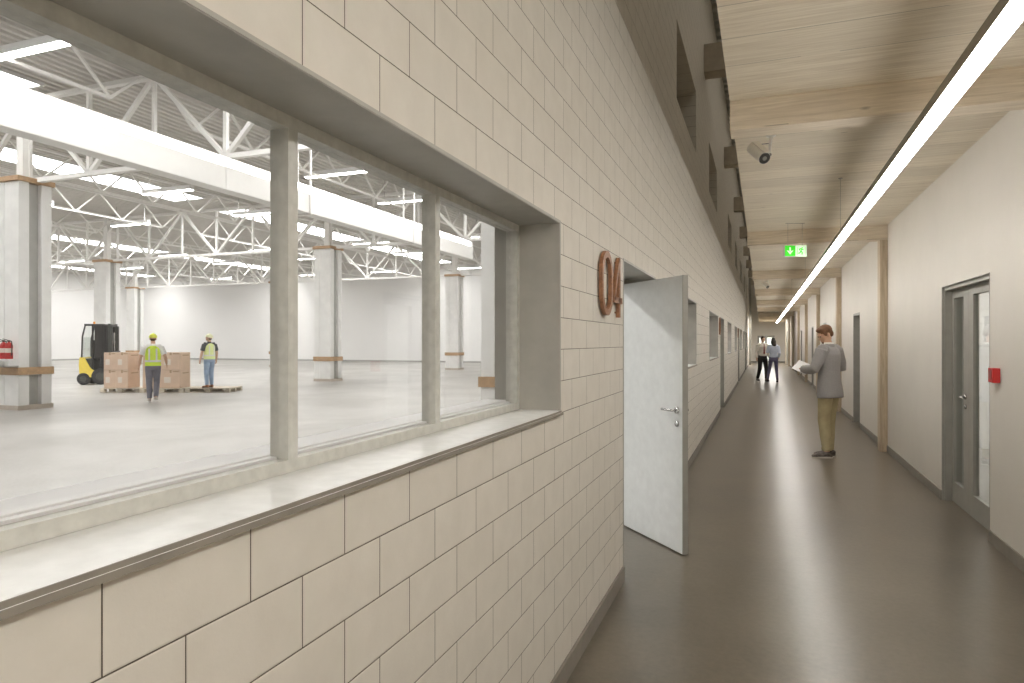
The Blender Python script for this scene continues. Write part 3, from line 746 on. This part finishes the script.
for z in (.25, .9, 1.5, 2.12): mb.box(1.22, 1.30, -.36, .36, z, z+.08)
mb.build('mast', M['darkgrey'], r)
MB().tube([(1.28, -.16, .3), (1.28, -.16, 1.9)], .035, 10).tube([(1.28, .16, .3), (1.28, .16, 1.9)], .035, 10).build('lift_cylinder', M['chrome'], r)
mb = MB(); mb.box(1.42, 1.46, -.46, .46, .42, .50).box(1.42, 1.46, -.46, .46, .12, .20)
for k in range(6): mb.box(1.43, 1.455, -.44+k*.17, -.41+k*.17, .50, 1.2)
mb.box(1.42, 1.46, -.46, .46, 1.18, 1.22); mb.build('load_guard', M['black'], r)
for y in (-.25, .25): MB().prism([(1.46, .5), (1.51, .5), (1.51, .09), (2.3, .06), (2.3, .04), (1.46, .04)], 1, y-.06, y+.06).build('fork', M['darkgrey'], r)
MB().cbox(.45, .53, -.57, -.47, 1.50, 1.72, .01).beam((.5, -.46, 1.7), (.5, -.52, 1.7), .02).build('side_mirror', M['black'], r)
MB().tube([(.2, .3, T+.05), (.2, .3, T+.15)], .05, 14).build('beacon_lamp', simple('amber', (.8,.3,.03), .3), r)

for ch in r.children:
    if not ch.name.startswith('wheel'):
        for v in ch.data.vertices: v.co.x *= .66
r.location = (-23.3, 17.45, 0)
# ------------------------------------------------------------------ people
def remesh(mb, name, mat, parent, vox=.009, smooth=3, it_fac=.5):
    o = mb.build(name, mat, None, fixn=True)
    m = o.modifiers.new('r', 'REMESH'); m.mode = 'VOXEL'; m.voxel_size = vox; m.use_smooth_shade = True
    if smooth: s = o.modifiers.new('s', 'SMOOTH'); s.factor = it_fac; s.iterations = smooth
    dg = bpy.context.evaluated_depsgraph_get(); dg.update()
    me = bpy.data.meshes.new_from_object(o.evaluated_get(dg)); old = o.data
    o.modifiers.clear(); o.data = me; bpy.data.meshes.remove(old); me.name = name
    me.polygons.foreach_set('use_smooth', [True]*len(me.polygons))
    if not me.materials: me.materials.append(mat)
    if parent is not None: o.parent = parent
    return o

def lerp(a, b, t): return a + (b-a)*t
def limb_pts(a, b, c, n=4):
    """points from a over joint b to c, slightly rounded at b"""
    P = [lerp(a, b, i/n) for i in range(n)] + [lerp(a, b, .96)*.5 + lerp(b, c, .04)*.5] + [lerp(b, c, i/n) for i in range(1, n+1)]
    return P
SK = {}
def skin(name, c):
    if name not in SK:
        t = NT(name); t.base(t.ramp(t.noise(14), [(.3, tuple(x*.93 for x in c)), (.7, c)])); t.set(Roughness=.55)
        t.b.inputs['Subsurface Weight'].default_value = .05; SK[name] = t.m
    return SK[name]

def person(label, loc, rz, P, group=None):
    """local frame: facing +Y, right hand at +X"""
    S = P.get('scale', 1.0); fem = P.get('fem', False)
    r = empty('person', loc, rz, label=label, cat='person'); r.scale = (S, S, S)
    lean = P.get('lean', 0.0)
    def up(z, x=0, y=0): return V((x, y + lean*(z-.93), z))
    sw = .165 if fem else .185; hw = .088
    skm = skin(P['skin'][0], P['skin'][1])
    J = {}
    for s, n in ((-1, 'l'), (1, 'r')):
        J['sh'+n] = up(1.445, s*sw, -.01); J['hip'+n] = V((s*hw, 0, .93))
        leg = P['legs'][n]; J['kn'+n] = J['hip'+n] + V(leg[0]); J['an'+n] = J['kn'+n] + V(leg[1]); J['ft'+n] = leg[2]
        arm = P['arms'][n]; J['el'+n] = J['sh'+n] + V(arm[0]); J['wr'+n] = J['el'+n] + V(arm[1])
    nk = up(1.50); hd = nk + V(P.get('head_off', (0, .03, .155)))
    hz = Matrix.Rotation(P.get('head_yaw', 0), 3, 'Z') @ Matrix.Rotation(-P.get('head_pitch', 0), 3, 'X')
    def H(x, y, z): return hd + hz @ V((x, y, z))
    b = MB()
    wz = .125 if fem else .145
    b.tube([up(.86), up(.93), up(1.02), up(1.12), up(1.24), up(1.36), up(1.43), up(1.475)], [(.13,.09), (.165,.11), (.155,.105), (wz,.09), (.15,.105), (.165,.11), (.16,.085), (.09,.06)], 20, side=(1,0,0))
    b.tube([up(1.45), nk, lerp(nk, hd, .5), H(0, -.01, -.04)], [.062, .056, .054, .055], 14)
    # head: skull, face, jaw, nose, lips, ears, brow
    b.ball(H(0, -.012, .035), (.075, .095, .085), 18, 12, rot=hz)
    b.ball(H(0, .028, -.02), (.060, .066, .085), 16, 10, rot=hz)
    b.ball(H(0, .050, -.075), (.036, .036, .034), 12, 8, rot=hz)
    b.tube([H(0, .088, .012), H(0, .100, -.018), H(0, .106, -.03)], [.008, .012, .014], 8)
    b.ball(H(0, .088, -.055), (.024, .012, .008), 10, 6, rot=hz); b.ball(H(0, .086, -.066), (.020, .012, .008), 10, 6, rot=hz)
    b.ball(H(0, .078, .03), (.05, .018, .012), 12, 6, rot=hz)
    for s in (-1, 1): b.ball(H(s*.076, -.008, -.005), (.010, .020, .032), 8, 8, rot=hz)
    for n, s in (('l', -1), ('r', 1)):
        sh, el, wr = J['sh'+n], J['el'+n], J['wr'+n]
        k = .88 if fem else 1
        b.tube([up(1.42, s*.08), sh] , [.06*k, .062*k], 12)
        b.tube(limb_pts(sh, el, wr), [.060*k, .056*k, .052*k, .047*k, .043*k, .043*k, .042*k, .035*k, (.028*k, .022*k)], 12)
        # hand: palm, four bent fingers, side thumb
        d = (wr-el).normalized(); pn = V(P['arms'][n][2]); pn = (pn - d*pn.dot(d)).normalized(); sd = d.cross(pn)  # pn: palm normal
        th = P['arms'][n][3] if len(P['arms'][n]) > 3 else 1
        b.tube([wr - d*.01, wr + d*.03, wr + d*.07, wr + d*.092], [(.026,.018), (.036,.016), (.040,.014), (.036,.011)], 12, side=sd)
        curl = P['arms'][n][4] if len(P['arms'][n]) > 4 else .45
        for fi, (o_, L) in enumerate(((-.029, .062), (-.010, .072), (.010, .068), (.028, .054))):
            p = wr + d*.085 + sd*o_*th; dd = d.copy(); pts = [p]
            for q in range(3):
                a = curl*(.6+q*.5); dd2 = (d*cos(a) + pn*sin(a)).normalized(); p = p + dd2*L*(.42, .32, .26)[q]; pts.append(p)
            b.tube(pts, [.0095, .009, .0082, .0065], 8)
        p = wr + d*.025 - sd*.028*th; q1 = p + (d*.6 - sd*th*.75 + pn*.25).normalized()*.035; q2 = q1 + (d*.9 - sd*th*.15 + pn*.45).normalized()*.03
        b.tube([p, q1, q2], [.013, .011, .008], 8)
        hp, kn, an = J['hip'+n], J['kn'+n], J['an'+n]
        b.tube([hp + V((0,0,.02))] + limb_pts(hp, kn, an)[1:], [.088, .082, .074, .064, .056, .054, .058, .048, .038], 14)
        fd = V(J['ft'+n]).normalized(); b.tube([an - fd*.03 - V((0,0,.02)), an + fd*.02 - V((0,0,.035)), an + fd*.12 - V((0,0,.055))], [.035, .036, .028], 10)
    remesh(b, 'body', skm, r, .0075, 2)
    # eyes
    for s in (-1, 1): MB().ball(H(s*.03, .083, .012), .009, 8, 6).build('eye', M['black'], r, smooth=True)
    # hair
    h = MB(); hm = P['hair'][0]
    if not P.get('helmet'):
        h.ball(H(0, -.020, .048), (.083, .098, .086), 20, 12, rot=hz); h.ball(H(0, .03, .095), (.062, .058, .03), 14, 8, rot=hz); h.ball(H(0, -.062, -.005), (.066, .046, .062), 14, 8, rot=hz)
        if P['hair'][1] == 'long':
            h.ball(H(0, -.075, -.04), (.10, .065, .12), 16, 10, rot=hz); h.ball(H(.02, -.085, -.14), (.085, .055, .11), 16, 10, rot=hz); h.ball(H(-.05, -.04, -.06), (.05, .07, .1), 12, 8, rot=hz); h.ball(H(.06, -.04, -.06), (.045, .065, .1), 12, 8, rot=hz)
        else:
            for s in (-1, 1): h.ball(H(s*.070, .012, .02), (.013, .03, .035), 10, 8, rot=hz)
        remesh(h, 'hair', hm, r, .0075, 2)
        if P.get('beard'): remesh(MB().ball(H(0, .050, -.078), (.044, .046, .036), 14, 8, rot=hz).ball(H(.04, .02, -.055), (.022, .04, .03), 10, 8, rot=hz).ball(H(-.04, .02, -.055), (.022, .04, .03), 10, 8, rot=hz), 'beard', hm, r, .007, 1)
    else:
        h.ball(H(0, -.045, -.012), (.070, .056, .05), 14, 8, rot=hz); remesh(h, 'hair', hm, r, .008, 1)
        hm_ = MB(); c0 = []
        pts = [H(0, -.005, z) for z in (.035, .05, .085, .115, .138, .148)]
        hm_.tube(pts, [(.098,.118), (.098,.116), (.092,.108), (.072,.085), (.042,.05), (.012,.014)], 24, side=hz @ V((1,0,0)))
        hm_.tube([H(0, .012, .030), H(0, .012, .042)], [(.108,.140), (.104,.134)], 24, side=hz @ V((1,0,0)))
        hm_.tube([H(0, -.10, .10), H(0, 0, .152), H(0, .09, .105)], [(.012,.008)]*3, 8)
        hm_.build('helmet', P['helmet'], r, smooth=True)
    # trousers
    t = MB(); e = P.get('leg_ease', .018)
    t.tube([up(1.03), up(.97), up(.90), up(.84)], [(.160,.112), (.172,.122), (.178,.128), (.15,.11)], 20, side=(1,0,0))
    for n in 'lr':
        hp, kn, an = J['hip'+n], J['kn'+n], J['an'+n] + V((0,0,.01))
        t.tube([hp + V((0,0,.0))] + limb_pts(hp, kn, an)[1:], [x+e for x in (.084, .078, .070, .063,   .060, .054, .052, .044, .040)], 16)
        if P.get('wrinkle'):
            for q, z in ((.5, .015), (.8, .012), (.93, .018)): t.ball(lerp(kn, an, q) + V((0, z, 0)), (.055+z*.3, .055, .018), 10, 6)
    remesh(t, 'trousers', P['trousers'], r, .009, 3)
    MB().tube([up(1.0), up(1.035)], [(.166,.118), (.164,.116)], 24, side=(1,0,0)).build('belt', M['black'], r)
    # shoes
    for n in 'lr':
        an = J['an'+n]; fd = V(J['ft'+n]).normalized(); g = -.085; z0 = an.z + g
        base = V((an.x, an.y, z0)); sd = fd.cross(V((0,0,1)))
        s_ = MB(); s_.tube([base - fd*.075 + V((0,0,.045)), base - fd*.055 + V((0,0,.048)), base + fd*.0 + V((0,0,.05)), base + fd*.07 + V((0,0,.042)), base + fd*.15 + V((0,0,.032)), base + fd*.195 + V((0,0,.026))],
               [(.02,.03), (.036,.044), (.038,.046), (.042,.038), (.044,.028), (.02,.014)], 14, side=sd)
        s_.tube([base + V((0,0,.04)), base + V((0,0,.085+P.get('boot', 0)))], [.042, .040], 12)
        o = remesh(s_, 'shoe', P['shoes'], r, .007, 2)
        so = MB(); out = []
        for k in range(24):
            a = 2*pi*k/24; ln = .135*cos(a); wd = (.042 + .004*cos(a))*sin(a); out.append(base + fd*(.06+ln) + sd*wd)
        so.add([p + V((0,0,.0)) for p in out] + [p + V((0,0,.022)) for p in out], [tuple(range(24))[::-1], tuple(range(24, 48))] + [(k, (k+1) % 24, 24+(k+1) % 24, 24+k) for k in range(24)])
        so.build('sole', P.get('sole', M['white']), o)
    # top
    def sleeves(mb, ease, upto=1.0, cuff=.0):
        for n, s in (('l', -1), ('r', 1)):
            sh, el, wr = J['sh'+n], J['el'+n], J['wr'+n]; k = .88 if fem else 1
            mb.tube([up(1.43, s*.07), sh], [(.062*k+ease*.6), (.062*k+ease)], 14)
            if upto >= .99: mb.tube(limb_pts(sh, el, lerp(el, wr, .97)), [x*k+ease for x in (.062, .058, .054, .050, .047, .047, .045, .040, .034)], 14)
            else: mb.tube([sh, lerp(sh, el, .4), lerp(sh, el, .8)], [.062*k+ease, .060*k+ease, .056*k+ease+.004], 14)
    top = P['top']; kind = top[0]
    c = MB()
    if kind == 'blazer':
        c.tube([up(.80, 0, -.01), up(.86, 0, -.008), up(.95), up(1.06), up(1.16), up(1.28), up(1.38), up(1.45), up(1.49)],
               [(.205,.150), (.205,.152), (.195,.145), (.178,.132), (.172,.125), (.182,.132), (.190,.132), (.175,.105), (.085,.075)], 24, side=(1,0,0))
        sleeves(c, .020); o = remesh(c, 'blazer', top[1], r, .009, 4)
        col = MB(); col.tube([up(1.475, 0, -.01), up(1.525, 0, -.012)], [(.078,.076), (.066,.066)], 22, side=(1,0,0)); remesh(col, 'blazer_collar', top[1], r, .008, 1)
        MB().tube([up(1.50), up(1.545)], [(.064,.064), (.060,.060)], 22, side=(1,0,0)).build('shirt_collar', P['shirt'], r, smooth=True)
        for n in 'lr': MB().tube([lerp(J['el'+n], J['wr'+n], .93), lerp(J['el'+n], J['wr'+n], 1.03)], [.036, .034], 14).build('shirt_cuff', P['shirt'], r, smooth=True)
    else:
        z0 = .98 if kind != 'blouse' else .97; wz = .142 if fem else .160
        c.tube([up(z0), up(1.03), up(1.12), up(1.24), up(1.36), up(1.43), up(1.485)],
               [(.165,.118), (.165,.118), (wz,.108), (.168,.122), (.180,.124), (.168,.098), (.072,.066)], 24, side=(1,0,0))
        sleeves(c, .013, 1.0 if P.get('long', True) else .4); remesh(c, 'shirt', P['shirt'], r, .009, 3)
        MB().tube([up(1.48), up(1.53)], [(.066,.066), (.060,.060)], 22, side=(1,0,0)).build('shirt_collar', P['shirt'], r, smooth=True)
        if kind == 'tie':
            MB().prism([(-.014, 0), (.014, 0), (.010, -.035), (.030, -.38), (0, -.42), (-.030, -.38), (-.010, -.035)], 1, .0, .012).build('tie', P['tie'], r).location = up(1.485, 0, .128)
        if kind == 'vest':
            v = MB(); v.tube([up(.95), up(1.03), up(1.12), up(1.24), up(1.36), up(1.43), up(1.475)], [(.190,.140), (.188,.138), (.182,.132), (.188,.140), (.190,.140), (.165,.115), (.085,.08)], 24, side=(1,0,0))
            remesh(v, 'safety_vest', top[1], r, .009, 2)
            st = MB(); st.tube([up(1.05), up(1.10)], [(.192,.143), (.190,.141)], 28, side=(1,0,0), caps=False)
            for s in (-1, 1):
                for fy in (-1, 1): st.beam(up(1.10, s*.085, fy*.135), up(1.40, s*.085, fy*.133), .04, .006)
            st.build('reflective_stripe', M['reflect'], r)
    return r, J

M['reflect'] = simple('reflective_grey', (.78,.80,.78), .35, var=.03)
shoeD = simple('brown_shoe', (.10,.075,.06), .5); jeans = simple('light_blue_denim', (.30,.40,.55), .8, var=.18, scale=6)
# man with papers (turned away, reading)
hairB = simple('auburn_hair', (.16,.07,.03), .6, var=.25, scale=30); tan = (.62,.37,.25)
blz = simple('grey_blazer_wool', (.34,.33,.33), .85, var=.06, scale=60)
P1 = dict(skin=('fair_skin', tan), hair=(hairB, 'short'), beard=True, shirt=simple('white_shirt', (.78,.76,.72), .7), trousers=simple('khaki_cotton', (.40,.34,.20), .85, var=.12, scale=9), wrinkle=True,
    shoes=simple('dark_trainers', (.11,.09,.08), .6, var=.5, scale=30), sole=simple('pale_sole', (.55,.52,.48), .6), top=('blazer', blz),
    head_yaw=radians(52), head_pitch=radians(30), head_off=(0, .045, .150), lean=.02, scale=1.0,
    legs={'l': ((-.0, .03, -.42), (-.01, -.05, -.425), (-.85, .75, 0)), 'r': ((-.02, .04, -.42), (-.03, -.02, -.425), (-.55, 1, 0))},
    arms={'l': ((-.10, .05, -.26), (.07, .21, -.005), (.25, .1, 1), -1, .6), 'r': ((.15, .0, -.25), (-.14, .21, .0), (-.25, .1, 1), 1, .6)})
man, JM = person('person in grey blazer and khaki trousers standing and reading papers', (.85, 9.89, 0), TH + radians(36), P1)
pp = MB(); n = 6
for k, (dx, dz, rr) in enumerate(((0, 0, 0), (.012, .004, .06), (-.01, .008, -.05))):
    pts = [];
    for a in (-.125, .125):
        for b in (-.095, .095): pts.append(V((dx + a*cos(rr) - b*sin(rr), a*sin(rr) + b*cos(rr), dz + .012*(b > 0))))
    pp.add([p for p in pts] + [p + V((0,0,.002)) for p in pts], [(0,2,3,1), (4,5,7,6), (0,1,5,4), (2,6,7,3), (0,4,6,2), (1,3,7,5)])
po = pp.build('sheet_of_paper', M['white']); tag(po, 'open white papers held by the person in the grey blazer', 'papers')
po.location = man.matrix_world @ V((0,0,0)) if False else (0,0,0)

M4 = Matrix.Translation((.85, 9.89, 0)) @ Matrix.Rotation(TH + radians(36), 4, 'Z')
po.location = (.515, 9.92, 1.195)
po.rotation_euler = (Matrix.Rotation(TH, 3, 'Z') @ Matrix.Rotation(radians(34), 3, 'X') @ Matrix.Rotation(radians(48), 3, 'Z')).to_euler()

# walking man with tie (towards the viewer)
P2 = dict(skin=('light_skin', (.60,.38,.27)), hair=(simple('dark_hair', (.05,.03,.02), .6), 'short'), shirt=simple('cream_shirt', (.70,.66,.58), .8), trousers=simple('black_trousers', (.022,.02,.018), .8),
    tie=simple('dark_red_tie', (.20,.02,.015), .6), shoes=simple('black_shoe', (.02,.018,.015), .4), sole=M['black'], top=('tie',), scale=1.0,
    legs={'l': ((-.02, .10, -.415), (.0, .0, -.425), (-.1, 1, 0)), 'r': ((.03, .02, -.42), (.03, -.14, -.405), (.1, 1, 0))},
    arms={'l': ((-.06, -.03, -.27), (-.01, .06, -.24), (1, 0, 0), 1), 'r': ((.06, -.02, -.27), (.01, .04, -.245), (-1, 0, 0), -1)})
person('person in cream shirt, dark red tie and black trousers walking toward the viewer', (.02, 28.1, 0), TH + pi + .1, P2)
P3 = dict(fem=True, skin=('light_skin', (.60,.38,.27)), hair=(simple('black_long_hair', (.025,.02,.015), .55), 'long'), shirt=simple('light_blue_blouse', (.50,.55,.66), .8), trousers=simple('purple_blue_jeans', (.12,.11,.19), .8, var=.15),
    shoes=simple('black_boot', (.03,.02,.02), .5), sole=M['black'], top=('blouse',), scale=.965, boot=.08, leg_ease=.006,
    legs={'l': ((-.04, .14, -.40), (-.08, -.05, -.425), (-.3, 1, 0)), 'r': ((.03, .02, -.42), (.02, -.10, -.415), (.0, 1, 0))},
    arms={'l': ((-.08, -.04, -.25), (.10, .18, .05), (1, 0, 0), 1), 'r': ((.06, -.05, -.26), (-.02, .14, -.19), (-1, 0, 0), -1)})
person('person with long black hair, light blue blouse and purple jeans walking away', (.41, 27.45, 0), TH - .25, P3)
# workers
hv = simple('hi_vis_yellow', (.72,.92,.08), .6, var=.04); hv2 = simple('pale_hi_vis_yellow', (.82,.90,.42), .6, var=.04)
P4 = dict(skin=('light_skin', (.60,.38,.27)), hair=(simple('brown_hair', (.10,.05,.03), .6), 'short'), helmet=simple('yellow_helmet', (.80,.85,.10), .35), shirt=simple('white_tshirt', (.80,.79,.78), .8), trousers=simple('grey_blue_work_trousers', (.20,.20,.25), .8, var=.1),
    shoes=simple('pale_work_shoe', (.55,.50,.45), .6), sole=M['white'], top=('vest', hv), long=False, scale=.985,
    legs={'l': ((-.0, .06, -.415), (.01, -.03, -.425), (-.1, 1, 0)), 'r': ((.0, .09, -.41), (-.02, -.20, -.38), (.1, 1, -.1))},
    arms={'l': ((-.10, -.02, -.26), (-.03, .06, -.245), (1, 0, 0), 1), 'r': ((.10, -.06, -.25), (.03, .15, -.20), (-1, 0, 0), -1)})
person('worker person in bright yellow vest and helmet and grey trousers walking to the boxes', (-14.73, 12.82, 0), radians(48), P4)
P5 = dict(skin=('light_skin', (.60,.38,.27)), hair=(simple('brown_hair_dark', (.10,.06,.04), .6), 'short'), helmet=simple('pale_helmet', (.82,.83,.55), .35), shirt=simple('charcoal_tshirt', (.07,.075,.085), .8), trousers=jeans,
    shoes=simple('tan_work_boot', (.30,.13,.06), .6), sole=simple('dark_sole', (.1,.07,.05), .7), top=('vest', hv2), long=False, scale=.93, boot=.06, head_yaw=.5, head_pitch=-.25,
    legs={'l': ((-.01, .02, -.42), (.0, -.04, -.42), (-.3, 1, 0)), 'r': ((.0, .03, -.42), (.0, -.03, -.42), (.1, 1, 0))},
    arms={'l': ((-.07, .03, -.27), (-.02, .06, -.24), (1, 0, 0), 1), 'r': ((.07, -.01, -.27), (.02, .05, -.245), (-1, 0, 0), -1)})
person('worker person in pale yellow vest, dark sleeves and jeans standing on the empty pallet', (-16.02, 15.98, .135), radians(78), P5)
